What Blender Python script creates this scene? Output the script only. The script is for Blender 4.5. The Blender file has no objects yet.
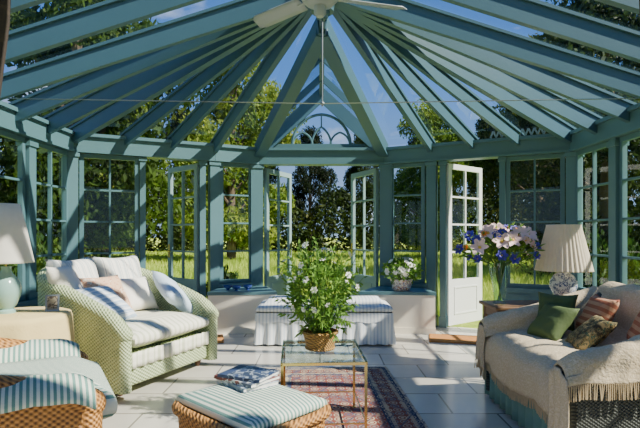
import bpy, bmesh, math, random
import numpy as np
from mathutils import Vector, Matrix, Euler
random.seed(7); np.random.seed(7)
scene=bpy.context.scene
C=bpy.data.collections.new("conservatory"); scene.collection.children.link(C)
pi=math.pi
def lin(c):
    return tuple(((v/255)/12.92 if v/255<=0.04045 else ((v/255+0.055)/1.055)**2.4) for v in c)+(1,)
# ---------------------------------------------------------------- materials
class NT:
    def __init__(s,name):
        s.m=bpy.data.materials.new(name); s.m.use_nodes=True
        s.t=s.m.node_tree; s.n=s.t.nodes; s.b=s.n['Principled BSDF']; s.out=s.n['Material Output']
    def new(s,t,**k):
        n=s.n.new(t)
        for a,b in k.items(): setattr(n,a,b)
        return n
    def link(s,a,b): s.t.links.new(a,b)
    def math(s,op,a,b=None,c=None):
        n=s.n.new('ShaderNodeMath'); n.operation=op
        for i,v in enumerate((a,b,c)):
            if v is None: continue
            if isinstance(v,(int,float)): n.inputs[i].default_value=v
            else: s.link(v,n.inputs[i])
        return n.outputs[0]
    def coords(s):
        tc=s.new('ShaderNodeTexCoord'); return tc.outputs['Object']
    def sep(s,v):
        n=s.new('ShaderNodeSeparateXYZ'); s.link(v,n.inputs[0]); return n.outputs
    def mix(s,f,a,b):
        n=s.new('ShaderNodeMix',data_type='RGBA')
        for i,v in ((0,f),(6,a),(7,b)):
            if isinstance(v,(int,float)): n.inputs[i].default_value=v
            elif isinstance(v,tuple): n.inputs[i].default_value=v
            else: s.link(v,n.inputs[i])
        return n.outputs[2]
    def noise(s,scale,detail=3,co=None):
        n=s.new('ShaderNodeTexNoise'); n.inputs['Scale'].default_value=scale; n.inputs['Detail'].default_value=detail
        s.link(co or s.coords(),n.inputs['Vector']); return n.outputs['Fac']
    def ramp(s,f,stops,const=False):
        n=s.new('ShaderNodeValToRGB'); cr=n.color_ramp
        if const: cr.interpolation='CONSTANT'
        cr.elements[0].position=stops[0][0]; cr.elements[0].color=stops[0][1]
        cr.elements[1].position=stops[1][0]; cr.elements[1].color=stops[1][1]
        for p,c in stops[2:]:
            e=cr.elements.new(p); e.color=c
        s.link(f,n.inputs[0]); return n.outputs[0]
    def bump(s,h,st,dist=0.01):
        n=s.new('ShaderNodeBump'); n.inputs['Strength'].default_value=st; n.inputs['Distance'].default_value=dist
        s.link(h,n.inputs['Height']); s.link(n.outputs[0],s.b.inputs['Normal'])
    def col(s,c): 
        if isinstance(c,tuple): s.b.inputs['Base Color'].default_value=c
        else: s.link(c,s.b.inputs['Base Color'])
    def rough(s,v): s.b.inputs['Roughness'].default_value=v
def M(name,c,rough=.5,var=.12,scale=6,bump=0,bscale=60,metal=0,spec=None,sub=None):
    k=NT(name); a=lin(c); f=k.noise(scale)
    lo=tuple(v*(1-var) for v in a[:3])+(1,); hi=tuple(min(1,v*(1+var)) for v in a[:3])+(1,)
    k.col(k.mix(f,lo,hi)); k.rough(rough); k.b.inputs['Metallic'].default_value=metal
    if bump: k.bump(k.noise(bscale,2),bump)
    if spec is not None: k.b.inputs['Specular IOR Level'].default_value=spec
    return k.m
def stripes(name,c1,c2,axis=0,period=.05,duty=.5,c3=None,rough=.85):
    k=NT(name); s=k.sep(k.coords())
    x=k.math('MULTIPLY',s[axis],1/period); f=k.math('FRACT',k.math('ADD',x,100.25))
    st=[(0,lin(c1)),(duty,lin(c2))]
    if c3: st+= [(duty+.12,lin(c3)),(duty+.2,lin(c2))]
    col=k.ramp(f,st,True)
    k.col(col); k.rough(rough); k.bump(k.noise(90,2),.25); k.b.inputs['Specular IOR Level'].default_value=.15
    return k.m
def wicker(name,dark,light,kf=150):
    k=NT(name); s=k.sep(k.coords())
    a=k.math('SINE',k.math('MULTIPLY',k.math('ADD',s[0],s[1]),kf))
    b=k.math('SINE',k.math('MULTIPLY',k.math('ADD',s[2],k.math('MULTIPLY',k.math('SUBTRACT',s[0],s[1]),.1)),kf*1.3))
    w=k.math('ADD',k.math('MULTIPLY',k.math('MULTIPLY',a,b),.5),.5)
    n=k.noise(14,3)
    w2=k.math('ADD',k.math('MULTIPLY',w,.75),k.math('MULTIPLY',n,.3))
    k.col(k.ramp(w2,[(.12,lin(dark)),(.75,lin(light))])); k.rough(.55); k.bump(w,.9,.008)
    return k.m
def glass(name,tint=(.93,.97,.96,1),refl=.7,gl=.02):
    k=NT(name); k.n.remove(k.b)
    t=k.new('ShaderNodeBsdfTransparent'); t.inputs[0].default_value=tint
    g=k.new('ShaderNodeBsdfGlossy'); g.inputs['Roughness'].default_value=gl
    lw=k.new('ShaderNodeLayerWeight'); lw.inputs[0].default_value=.5
    p=k.math('POWER',lw.outputs['Facing'],4.0)
    f=k.math('ADD',k.math('MULTIPLY',p,refl),.04)
    nz=k.noise(3,3); f=k.math('ADD',f,k.math('MULTIPLY',nz,.01))
    mx=k.new('ShaderNodeMixShader'); k.link(f,mx.inputs[0]); k.link(t.outputs[0],mx.inputs[1]); k.link(g.outputs[0],mx.inputs[2])
    k.link(mx.outputs[0],k.out.inputs[0]); return k.m
def leafmat(name,cols,nscale=.6,rand=.5,trans=.4):
    k=NT(name); n=k.noise(nscale,4); n2=k.noise(nscale*9,2)
    oi=k.new('ShaderNodeObjectInfo')
    f=k.math('ADD',k.math('MULTIPLY',n,.55),k.math('MULTIPLY',n2,.45))
    f=k.math('ADD',f,k.math('MULTIPLY',k.math('SUBTRACT',oi.outputs['Random'],.5),rand))
    st=[(.25+.5*i/(len(cols)-1),lin(c)) for i,c in enumerate(cols)]
    c=k.ramp(f,st); k.col(c); k.rough(.6); k.b.inputs['Specular IOR Level'].default_value=.25
    tr=k.new('ShaderNodeBsdfTranslucent'); k.link(c,tr.inputs[0])
    mx=k.new('ShaderNodeMixShader'); mx.inputs[0].default_value=trans
    k.link(k.b.outputs[0],mx.inputs[1]); k.link(tr.outputs[0],mx.inputs[2]); k.link(mx.outputs[0],k.out.inputs[0])
    return k.m
def fabric_trans(name,c,tr=.4,c2=None):
    k=NT(name); n=k.noise(30,3); a=lin(c); b=lin(c2 or tuple(v*.95 for v in c))
    cc=k.mix(n,a,b); k.col(cc); k.rough(.9)
    t=k.new('ShaderNodeBsdfTranslucent'); k.link(cc,t.inputs[0])
    mx=k.new('ShaderNodeMixShader'); mx.inputs[0].default_value=tr
    k.link(k.b.outputs[0],mx.inputs[1]); k.link(t.outputs[0],mx.inputs[2]); k.link(mx.outputs[0],k.out.inputs[0])
    return k.m
def blotch(name,base,spots,scale=25,rough=.7,bump=.1,th=.5):
    k=NT(name); n=k.noise(scale,2)
    st=[(0,lin(base))]
    for i,c in enumerate(spots): st.append((th+i*.06,lin(c)))
    k.col(k.ramp(n,st,True)); k.rough(rough)
    if bump: k.bump(k.noise(70,2),bump)
    return k.m

TEAL=M("teal_paint",(84,120,127),.4,.08,3,.06,40)
RAFT=M("deep_teal_rafter_paint",(68,102,114),.35,.08,3,.06,40)
TEALL=M("pale_teal_paint",(132,160,162),.4,.06,3,.05,40)
DOORW=M("sunlit_door_paint",(224,230,226),.4,.06,3,.05,40)  # whitened copy of the door paint; sunlight on the right leaf put into colour
CREAM=M("cream_paint",(248,238,218),.6,.05,3)
GLASS=glass("window_glass"); ROOFG=glass("roof_glass",(.92,.97,.99,1),1.1)
TGLASS=glass("table_glass",(.88,.96,.93,1),.7)
BRASS=M("brass",(216,184,116),.25,.08,8,metal=1)
STEEL=M("brushed_steel",(160,166,168),.4,.05,8,metal=1)
FANW=M("fan_enamel",(158,166,170),.35,.05,8)
DARKW=M("dark_wood",(84,56,36),.45,.25,10,.1)
TABW=M("table_wood",(128,96,66),.5,.2,10,.1)
HONEY=wicker("honey_wicker",(76,42,14),(208,146,74),190)
GREENW=wicker("sage_wicker",(112,132,88),(202,212,166),170)
BLACKW=wicker("dark_wicker",(18,22,20),(62,68,60),260)
BASKET=wicker("basket_wicker",(90,60,24),(190,146,74),260)
STR=stripes("green_cream_stripe",(112,150,138),(218,222,204),0,.024,.5)
STRY=stripes("green_cream_stripe_lengthwise",(112,150,138),(218,222,204),1,.024,.5)
TICK=stripes("ticking_stripe",(206,210,206),(240,236,224),1,.07,.35,(172,178,180))
BSTR=stripes("blue_ticking",(176,194,214),(232,236,238),0,.05,.4,(120,150,186))
SLIP=stripes("slipcover_stripe",(200,208,216),(232,234,232),0,.04,.42)
SEATC=stripes("cream_seat_stripe",(206,208,180),(238,234,214),1,.06,.4)
THROW=blotch("beige_throw",(202,184,152),[(193,173,140),(210,193,164)],90,.95,.6,.45)
FRINGE=M("throw_fringe",(192,170,134),.95,.2,60)
SKIRT=M("seagreen_skirt",(104,142,132),.9,.12,12,.2)
GVEL=M("green_velvet",(80,98,54),.8,.25,9,.2)
PEACH=blotch("peach_floral",(226,186,150),[(206,146,114),(232,208,182)],22,.9,.2,.52)
WHITEC=M("white_cotton",(238,232,220),.9,.06,10,.25)
LBLUE=M("pale_blue_linen",(196,214,230),.9,.06,10,.25)
PAISLEY=blotch("paisley_print",(60,54,38),[(124,106,62),(54,74,56),(150,128,84)],38,.9,.2,.42)
ROSE=stripes("rose_stripe",(160,100,78),(186,142,114),0,.05,.5)
CLOTH=M("yellow_tablecloth",(222,198,136),.9,.1,8,.2)
SHADE=fabric_trans("white_lampshade",(250,246,236),.45)
SHADE2=fabric_trans("cream_pleated_shade",(255,246,228),.45)
CELADON=M("celadon_glaze",(140,176,166),.15,.15,7)
BWCHINA=blotch("blue_white_china",(228,232,234),[(60,84,140),(226,230,232),(90,110,150)],30,.15,0,.5)
PLANTER=blotch("painted_planter",(232,226,212),[(206,130,60),(66,92,150),(236,230,216)],38,.3,0,.48)
BLUEG=M("blue_glassware",(60,80,150),.12,.2,9)
MAT_DOOR=M("coir_mat",(196,132,66),.95,.25,40,.5,120)
CURT=blotch("brown_curtain",(44,36,30),[(54,44,34),(38,30,26)],12,.9,.2,.48)
HOUSEW=M("house_plaster",(200,190,170),.85,.06,3,.1)
BARK=M("bark",(88,74,56),.9,.3,5,.6,20)
SOIL=M("soil",(66,50,36),.95,.2,20)
PETW=M("white_petal",(246,244,236),.6,.05,20)
PETP=M("pink_petal",(246,206,200),.6,.15,20)
PETB=M("violet_blue_petal",(80,70,176),.6,.2,20)
PETO=M("orange_petal",(238,150,60),.6,.15,20)
PCEN=M("pollen_yellow",(226,190,80),.7,.1,20)
STEM=M("green_stem",(84,122,52),.6,.1,10)
LEAF1=leafmat("bouquet_leaf",[(50,88,30),(110,152,60),(182,208,100)],14,.0)
TREEG=leafmat("tree_leaves",[(26,48,16),(52,82,28),(94,122,42),(146,158,62)],.35,.4,.45)
TREEY=leafmat("yellowing_leaves",[(38,60,18),(76,102,34),(128,144,50),(178,176,72)],.35,.4,.5)
TREED=leafmat("dark_leaves",[(14,26,12),(30,46,20),(56,74,30),(98,98,46)],.3,.5)
GRASSB=leafmat("meadow_blades",[(134,162,62),(174,196,82),(210,212,114)],.3,0)
def floor_mat():
    k=NT("stone_tiles"); co=k.coords()
    b=k.new('ShaderNodeTexBrick'); k.link(co,b.inputs['Vector'])
    b.inputs['Color1'].default_value=lin((216,212,200)); b.inputs['Color2'].default_value=lin((196,190,178)); b.inputs['Mortar'].default_value=lin((120,116,108))
    b.inputs['Scale'].default_value=1; b.inputs['Mortar Size'].default_value=.008; b.inputs['Brick Width'].default_value=.62; b.inputs['Row Height'].default_value=.42
    b.inputs['Mortar Smooth'].default_value=.2
    n=k.noise(5,5); c=k.mix(k.math('MULTIPLY',n,.35),b.outputs['Color'],lin((160,150,134)))
    k.col(c); k.rough(.2)
    inv=k.math('SUBTRACT',1,b.outputs['Fac']); k.bump(k.math('ADD',inv,k.math('MULTIPLY',k.noise(9,4),.25)),.3,.006)
    return k.m
FLOOR=floor_mat()
def rug_mat(hx,hy):
    k=NT("persian_rug"); s=k.sep(k.coords())
    ax=k.math('ABSOLUTE',s[0]); ay=k.math('ABSOLUTE',s[1])
    d=k.math('MINIMUM',k.math('SUBTRACT',hx,ax),k.math('SUBTRACT',hy,ay))
    base=k.ramp(k.math('MULTIPLY',d,1/.4),[(0,lin((186,170,144))),(.06,lin((58,62,84))),(.14,lin((178,154,124))),(.2,lin((126,78,66))),(.48,lin((180,162,132))),(.54,lin((56,64,88))),(.62,lin((134,76,66)))],True)
    v=k.new('ShaderNodeTexVoronoi'); v.inputs['Scale'].default_value=14; v.inputs['Randomness'].default_value=.15; k.link(k.coords(),v.inputs['Vector'])
    m=k.ramp(v.outputs['Distance'],[(0,(1,1,1,1)),(.2,(0,0,0,1)),(.34,(1,1,1,1)),(.46,(0,0,0,1))],True)
    mo=k.mix(v.outputs['Color'],lin((200,182,148)),lin((60,74,108)))
    c=k.mix(m,base,mo)
    l=k.math('ABSOLUTE',k.math('SINE',k.math('MULTIPLY',k.math('ADD',ax,k.math('MULTIPLY',ay,.6)),24)))
    lf=k.math('LESS_THAN',l,.18); c=k.mix(k.math('MULTIPLY',lf,.7),c,lin((70,76,96)))
    k.col(c); k.rough(.95); k.b.inputs['Specular IOR Level'].default_value=.1; k.bump(k.noise(150,2),.4); return k.m
def ground_mat():
    k=NT("meadow_grass"); n=k.noise(.25,6); n2=k.noise(4,4)
    f=k.math('ADD',k.math('MULTIPLY',n,.6),k.math('MULTIPLY',n2,.4))
    k.col(k.ramp(f,[(.35,lin((134,160,60))),(.5,lin((174,194,80))),(.65,lin((216,216,128)))])); k.rough(.9)
    k.b.inputs['Specular IOR Level'].default_value=.1; k.bump(k.noise(14,4),.6,.05); return k.m
# ---------------------------------------------------------------- geometry helpers
def box(x0,x1,y0,y1,z0,z1):
    v=[(x,y,z) for z in (z0,z1) for y in (y0,y1) for x in (x0,x1)]
    return v,[(0,2,3,1),(4,5,7,6),(0,1,5,4),(2,6,7,3),(0,4,6,2),(1,3,7,5)]
def beam(p,q,w,h,drop=0):
    p=Vector(p);q=Vector(q); d=(q-p).normalized(); up=Vector((0,0,1))
    if abs(d.z)>.99: up=Vector((0,1,0))
    s=d.cross(up).normalized(); u=s.cross(d).normalized()
    v=[]
    for e in (p,q):
        for a,b in ((-1,-1),(1,-1),(1,1),(-1,1)):
            v.append(tuple(e+s*(a*w/2)+u*(b*h/2-drop)))
    return v,[(0,1,2,3),(7,6,5,4),(0,4,5,1),(1,5,6,2),(2,6,7,3),(3,7,4,0)]
def cyl(p,q,r0,r1=None,n=16,cap=True):
    if r1 is None: r1=r0
    p=Vector(p);q=Vector(q); d=(q-p).normalized()
    a=d.orthogonal().normalized(); b=d.cross(a)
    v=[];f=[]
    for e,r in ((p,r0),(q,r1)):
        for i in range(n):
            t=2*pi*i/n; v.append(tuple(e+a*(r*math.cos(t))+b*(r*math.sin(t))))
    for i in range(n): f.append((i,(i+1)%n,n+(i+1)%n,n+i))
    if cap: f.append(tuple(range(n-1,-1,-1))); f.append(tuple(range(n,2*n)))
    return v,f
def lathe(prof,n=32,c=(0,0,0),rip=0,ripk=8,cap=True,ripz=None):
    v=[];f=[]
    for (r,z) in prof:
        for i in range(n):
            t=2*pi*i/n; rr=r*(1+(rip*(ripz(z) if ripz else 1))*math.cos(ripk*t))
            v.append((c[0]+rr*math.cos(t),c[1]+rr*math.sin(t),c[2]+z))
    m=len(prof)
    for j in range(m-1):
        for i in range(n): f.append((j*n+i,j*n+(i+1)%n,(j+1)*n+(i+1)%n,(j+1)*n+i))
    if cap: f.append(tuple(range(n-1,-1,-1))); f.append(tuple((m-1)*n+i for i in range(n)))
    return v,f
def ball(c,r,n=12,m=8):
    if not isinstance(r,(tuple,list)): r=(r,r,r)
    v=[(c[0],c[1],c[2]-r[2])];f=[]
    for j in range(1,m):
        a=-pi/2+pi*j/m
        for i in range(n):
            t=2*pi*i/n; v.append((c[0]+r[0]*math.cos(a)*math.cos(t),c[1]+r[1]*math.cos(a)*math.sin(t),c[2]+r[2]*math.sin(a)))
    v.append((c[0],c[1],c[2]+r[2]))
    for i in range(n):
        f.append((0,1+(i+1)%n,1+i)); f.append((len(v)-1,1+(m-2)*n+i,1+(m-2)*n+(i+1)%n))
    for j in range(m-2):
        for i in range(n): f.append((1+j*n+i,1+j*n+(i+1)%n,1+(j+1)*n+(i+1)%n,1+(j+1)*n+i))
    return v,f
def tube(pts,r,n=8):
    pts=[Vector(p) for p in pts]; v=[];f=[]
    ref=None
    for i,p in enumerate(pts):
        d=(pts[min(i+1,len(pts)-1)]-pts[max(i-1,0)]).normalized()
        if ref is None: a=d.orthogonal().normalized()
        else:
            a=(ref-d*ref.dot(d)).normalized()
        ref=a; b=d.cross(a); rr=r[i] if isinstance(r,(list,tuple)) else r
        for k in range(n):
            t=2*pi*k/n; v.append(tuple(p+a*(rr*math.cos(t))+b*(rr*math.sin(t))))
    for i in range(len(pts)-1):
        for k in range(n): f.append((i*n+k,i*n+(k+1)%n,(i+1)*n+(k+1)%n,(i+1)*n+k))
    f.append(tuple(range(n-1,-1,-1))); f.append(tuple((len(pts)-1)*n+k for k in range(n)))
    return v,f
def rbox(w,d,h,r=.03,c=(0,0,0),seg=3,crown=0):
    bm=bmesh.new(); bmesh.ops.create_cube(bm,size=1)
    for v in bm.verts: v.co=Vector((v.co.x*w,v.co.y*d,v.co.z*h))
    if crown: bmesh.ops.subdivide_edges(bm,edges=bm.edges[:],cuts=6,use_grid_fill=True)
    if not crown: bmesh.ops.bevel(bm,geom=bm.edges[:],offset=r,segments=seg,affect='EDGES',profile=.5)
    else:
        for v in bm.verts:
            x,y,z=v.co.x/(w/2),v.co.y/(d/2),v.co.z/(h/2)
            k=max(0,(1-(abs(x)**6)))*max(0,(1-(abs(y)**6)))
            nz=z*(.62+.38*k**.5)*(1+crown*k**.5)
            sh=1-r/w*2*abs(z)**3*(abs(x)**2); sy=1-r/d*2*abs(z)**3*(abs(y)**2)
            v.co=Vector((x*w/2*sh,y*d/2*sy,nz*h/2))
    v=[tuple(x.co+Vector(c)) for x in bm.verts]; bm.verts.index_update()
    f=[tuple(q.index for q in p.verts) for p in bm.faces]; bm.free(); return v,f
def pillow(w,d,h,n=14):
    v=[];f=[]
    for s in (1,-1):
        o=len(v)
        for j in range(n+1):
            for i in range(n+1):
                u=-1+2*i/n; t=-1+2*j/n
                k=max(0,(1-u**4)*(1-t**4))**.55
                px=u*w/2*(1-.12*(1-t*t)*abs(u)); py=t*d/2*(1-.12*(1-u*u)*abs(t))
                wr=.006*math.sin(7*u+3*t)*math.sin(5*t-2*u)*k
                v.append((px,py,s*h/2*k+wr))
        for j in range(n):
            for i in range(n):
                q=(o+j*(n+1)+i,o+j*(n+1)+i+1,o+(j+1)*(n+1)+i+1,o+(j+1)*(n+1)+i)
                f.append(q if s==1 else q[::-1])
    return v,f
def sheet(fn,nu,nv):
    v=[];f=[]
    for j in range(nv+1):
        for i in range(nu+1): v.append(tuple(fn(i/nu,j/nv)))
    for j in range(nv):
        for i in range(nu): a=j*(nu+1)+i; f.append((a,a+1,a+nu+2,a+nu+1))
    return v,f
def xf(g,loc=(0,0,0),rot=(0,0,0),s=1):
    m=Matrix.Translation(loc)@Euler(rot).to_matrix().to_4x4()@Matrix.Scale(s,4)
    return [tuple(m@Vector(p)) for p in g[0]],g[1]
def mesh(name,geos,mats,smooth=True,angle=.7,weld=False):
    V=[];F=[];MI=[]
    for g in geos:
        o=len(V); V+=list(g[0]); F+=[tuple(i+o for i in q) for q in g[1]]
        MI+=[g[2] if len(g)>2 else 0]*len(g[1])
    me=bpy.data.meshes.new(name); me.from_pydata([tuple(p) for p in V],[],F)
    if not isinstance(mats,(list,tuple)): mats=[mats]
    for m in mats: me.materials.append(m)
    me.polygons.foreach_set('material_index',MI)
    if weld:
        bm=bmesh.new(); bm.from_mesh(me); bmesh.ops.remove_doubles(bm,verts=bm.verts[:],dist=1e-4); bm.to_mesh(me); bm.free()
    me.update()
    if smooth:
        me.shade_smooth()
        if angle: me.set_sharp_from_angle(angle=angle)
    return me
def link(ob,parent=None,loc=(0,0,0),rot=(0,0,0),label=None,cat=None,kind=None,group=None):
    C.objects.link(ob)
    if parent is not None: ob.parent=parent
    ob.location=loc; ob.rotation_euler=rot
    if label: ob["label"]=label
    if cat: ob["category"]=cat
    if kind: ob["kind"]=kind
    if group: ob["group"]=group
    return ob
def make(name,geos,mats,parent=None,smooth=True,angle=.7,weld=False,solid=0,**k):
    if isinstance(geos,tuple): geos=[geos]
    ob=bpy.data.objects.new(name,mesh(name,geos,mats,smooth,angle,weld))
    link(ob,parent,**k)
    if solid:
        md=ob.modifiers.new("thickness",'SOLIDIFY'); md.thickness=solid
    return ob
def empty(name,**k):
    ob=bpy.data.objects.new(name,None); ob.empty_display_size=.1; return link(ob,**k)
# ---------------------------------------------------------------- plan
P=[(-3.05,1.15),(-3.05,5.85),(-1.46,6.6),(-.89,6.9),(.93,6.9),(1.54,6.6),(3.1,5.85),(3.1,1.15)]
EZ=2.5
def lerp(a,b,t): return tuple(a[i]+(b[i]-a[i])*t for i in range(len(a)))
fl=[(-3.12,-1.2),(3.17,-1.2),(3.17,5.9),(1.57,6.66),(.93,6.98),(-.89,6.98),(-1.49,6.66),(-3.12,5.9)]
n=len(fl)
make("floor",(([(x,y,0) for x,y in fl]+[(x,y,-.15) for x,y in fl]),[tuple(range(n)),tuple(range(2*n-1,n-1,-1))]+[(i+n,(i+1)%n+n,(i+1)%n,i) for i in range(n)]),FLOOR,smooth=False,kind="structure",label="pale grey-beige stone tiled floor",cat="floor")
trimc=[0]; winc=[0]; doorc=[0]
def trim(geos,label="teal painted timber frame member",mat=None,**k):
    trimc[0]+=1
    return make("trim_%d"%trimc[0],geos,mat or TEAL,smooth=False,kind="structure",label=label,cat="trim",**k)
def seg_frame(a,b):
    a=Vector((a[0],a[1],0)); b=Vector((b[0],b[1],0)); d=b-a; return a,math.atan2(d.y,d.x),d.length
def lowwall(name,segs,h=.58):
    g=[]
    for a,b in segs:
        A,ang,L=seg_frame(a,b)
        parts=[box(0,L,-.05,.05,0,h),box(0,L,-.08,.07,h-.05,h),box(0,L,-.065,.065,0,.12)]
        nn=max(1,round(L/.45)); 
        for i in range(nn):
            x0=L*i/nn+.05; x1=L*(i+1)/nn-.05
            for y0,y1 in ((-.062,-.05),(.05,.062)): 
                parts+=[box(x0,x1,y0,y1,.16,.18),box(x0,x1,y0,y1,h-.1,h-.08),box(x0,x0+.02,y0,y1,.18,h-.1),box(x1-.02,x1,y0,y1,.18,h-.1)]
        for q in parts: g.append(xf(q,tuple(A),(0,0,ang)))
    return make(name,g,TEAL,smooth=False,kind="structure",label="low teal panelled timber wall under the windows",cat="wall")
def grid_frame(L,H,cols,rows,st=.05,mu=.022,dep=.05,bot=None,rail=None):
    g=[box(0,st,-dep/2,dep/2,0,H),box(L-st,L,-dep/2,dep/2,0,H),box(st,L-st,-dep/2,dep/2,H-st,H),box(st,L-st,-dep/2,dep/2,0,bot or st)]
    z0=bot or st
    for i in range(1,cols):
        x=st+(L-2*st)*i/cols; g.append(box(x-mu/2,x+mu/2,-dep*.4,dep*.4,z0,H-st))
    for j in range(1,rows):
        z=z0+(H-st-z0)*j/rows; g.append(box(st,L-st,-dep*.4,dep*.4,z-mu/2,z+mu/2))
    gl=([(st,0,z0),(L-st,0,z0),(L-st,0,H-st),(st,0,H-st)],[(0,1,2,3)])
    return g,gl
def window(a,b,z0=.58,z1=2.25,cols=2,rows=4,label="teal timber casement window with small panes"):
    winc[0]+=1; A,ang,L=seg_frame(a,b); A.z=z0
    g,gl=grid_frame(L,z1-z0,cols,rows)
    w=make("window_%d"%winc[0],g,TEAL,smooth=False,loc=A,rot=(0,0,ang),kind="structure",label=label,cat="window")
    make("glass",gl,GLASS,w,smooth=False)
    return w
def door(h,ang,L,H=2.2,rows=4,mat=None,flip=1,label="pale teal open glazed french door leaf"):
    doorc[0]+=1
    g,gl=grid_frame(L,H,2,rows,st=.07,mu=.022,dep=.045,bot=.62)
    g+=[box(.12,L-.12,-.03,.03,.14,.16),box(.12,L-.12,-.03,.03,.5,.52),box(.12,.14,-.03,.03,.16,.5),box(L-.14,L-.12,-.03,.03,.16,.5)]
    d=make("door_%d"%doorc[0],g,mat or TEALL,smooth=False,loc=(h[0],h[1],.02),rot=(0,0,ang),kind="structure",label=label,cat="door")
    make("glass",gl,GLASS,d,smooth=False)
    hg=[]
    for s in (1,-1):
        hg+=[cyl((L-.035,s*.022,1.0),(L-.035,s*.06,1.0),.009),cyl((L-.035,s*.055,1.0),(L-.13,s*.055,1.0),.008),box(L-.055,L-.015,s*.022-.003,s*.022+.003,.9,1.1)]
    make("handle",hg,BRASS,d,label="brass lever handle")
    return d
def post(p,ang=0,w=.12,z1=2.3,z0=0,d=None):
    d=d or w
    q=xf(box(-w/2,w/2,-d/2,d/2,z0,z1),(p[0],p[1],0),(0,0,ang))
    q2=xf(box(-w/2-.015,w/2+.015,-d/2-.015,d/2+.015,z1-.1,z1-.05),(p[0],p[1],0),(0,0,ang))
    q3=xf(box(-w/2-.012,w/2+.012,-d/2-.012,d/2+.012,0,.14),(p[0],p[1],0),(0,0,ang))
    trim([q,q2,q3],"teal painted timber post")
LY=[1.2,2.1,3.05,4.05,5.0,5.85]
lowwall("wall_left",[((-3.05,1.2),(-3.05,5.82))]); lowwall("wall_right",[((3.1,1.2),(3.1,5.82))])
for i in range(5):
    window((-3.05,LY[i]+.06),(-3.05,LY[i+1]-.07)); window((3.1,LY[i]+.06),(3.1,LY[i+1]-.07))
for y in LY[:-1]: post((-3.05,y),z1=2.27); post((3.1,y),z1=2.27)
angL=math.atan2(.75,1.59); angR=math.atan2(-.75,1.56)
angl=math.atan2(.3,.57); angr=math.atan2(-.3,.61)
post(P[1],angL/2+.35,.17); post(P[6],angR/2-.35,.17)
post(P[2],angl,.13); post(P[5],angr,.13)
post((P[3][0]-.02,P[3][1]),.2,.17); post((P[4][0]+.02,P[4][1]),-.2,.17)
def LP(t): return lerp(P[1],P[2],t)
def RP(t): return lerp(P[6],P[5],t)
for F_,nm in ((LP,"wall_back_left"),(RP,"wall_back_right")):
    lowwall(nm,[(F_(.05),F_(.47))]); window(F_(.06),F_(.45))
    a=angL if F_ is LP else angR
    post(F_(.475),a,.07,d=.1); post(F_(.91),a,.08,d=.1)
for a,b,ang,nm in ((P[2],P[3],angl,"wall_bay_left"),(P[4],P[5],angr,"wall_bay_right")):
    lowwall(nm,[(lerp(a,b,.08),lerp(a,b,.92))]); window(lerp(a,b,.12),lerp(a,b,.86),cols=1)
hl=LP(.88); hr=RP(.88)
door(hl,math.radians(138),.74); door(hr,math.radians(38),.78,mat=DOORW,label="open glazed french door leaf with sunlight painted in as pale colour")
door((-.79,6.95),math.radians(66),.78); door((.83,6.95),math.radians(114),.78)
trim(beam((-.8,6.92,.01),(.84,6.92,.01),.12,.04),"teal door threshold")
for i in range(7):
    a,b=P[i],P[i+1]
    trim([beam((*a,2.375),(*b,2.375),.15,.23),beam((*a,2.27),(*b,2.27),.19,.03),beam((*a,2.47),(*b,2.47),.22,.04)],"teal moulded eaves beam")
# roof
RX=.02; HZ=3.5
AP=(RX,4.2,HZ); RB=(RX,1.15,HZ)
V_=(RX,4.67,3.326); G_=(RX,6.93,3.34)
def E(p,z=EZ): return (p[0],p[1],z)
def pane(pts): return (pts,[tuple(range(len(pts)))])
roofg=[pane([E(P[0]),E(P[1]),AP,RB]),pane([E(P[6]),E(P[7]),RB,AP]),pane([E(P[1]),E(P[2]),AP]),pane([E(P[2]),E(P[3]),AP]),pane([E(P[4]),E(P[5]),AP]),pane([E(P[5]),E(P[6]),AP]),
 pane([E(P[3]),V_,AP]),pane([V_,E(P[4]),AP]),pane([E(P[3]),G_,V_]),pane([G_,E(P[4]),V_])]
make("ceiling",[(list(Vector(p)+Vector((0,0,.03)) for p in g[0]),g[1]) for g in roofg],ROOFG,smooth=False,kind="structure",label="glazed conservatory roof panes",cat="ceiling")
def rafter(a,b,w=.05,h=.18):
    trim([beam(a,b,w,h,h/2-.02),beam(a,b,w+.04,.025,-.012)],"teal roof rafter",RAFT)
for s,X in ((0,P[0][0]),(1,P[7][0])):
    for y in (1.3,1.9,2.5,3.05,3.6): rafter((X,y,EZ),(RX,y+.05,HZ))
    for y in (4.15,4.72,5.29): rafter((X,y,EZ),AP)
for F_ in (LP,RP):
    rafter(E(F_(0)),AP,.07,.18)
    for t in (.34,.67): rafter(E(F_(t)),AP,.045,.16)
rafter(E(P[2]),AP,.06,.16); rafter(E(P[5]),AP,.06,.16)
rafter(V_,AP,.05,.12)
for pp in (P[3],P[4]):
    trim([beam(E(pp),V_,.10,.2,.05),beam((pp[0],pp[1],EZ-.1),(V_[0],V_[1],V_[2]-.1),.14,.03,.05)],"teal valley rafter of the dormer",RAFT)
trim([beam(V_,G_,.06,.12,.05)],"teal dormer ridge beam",RAFT)
for sx,pp in ((-1,P[3]),(1,P[4])):
    e=E(pp)
    trim([beam(e,G_,.1,.13,.04),beam((e[0],e[1]-.06,e[2]),(G_[0],G_[1]-.06,G_[2]),.03,.18,.06)],"teal gable rafter",RAFT)
    for t in (.33,.66):
        top=lerp(G_,V_,t); bot=lerp(e,V_,t); trim(beam(bot,top,.035,.08,.04),"teal dormer jack rafter",RAFT)
trim([beam((RX,1.15,HZ-.02),(AP[0],AP[1],AP[2]-.02),.08,.2,.05)],"teal roof ridge beam",RAFT)
trim([cyl((RX,4.2,HZ-.3),(RX,4.2,HZ+.02),.1,.14,20),ball((RX,4.2,HZ-.3),.07)],"teal turned roof boss",RAFT)
winc[0]+=1
gw=[]
cx=.02;gy=6.93;zb=2.5
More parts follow.
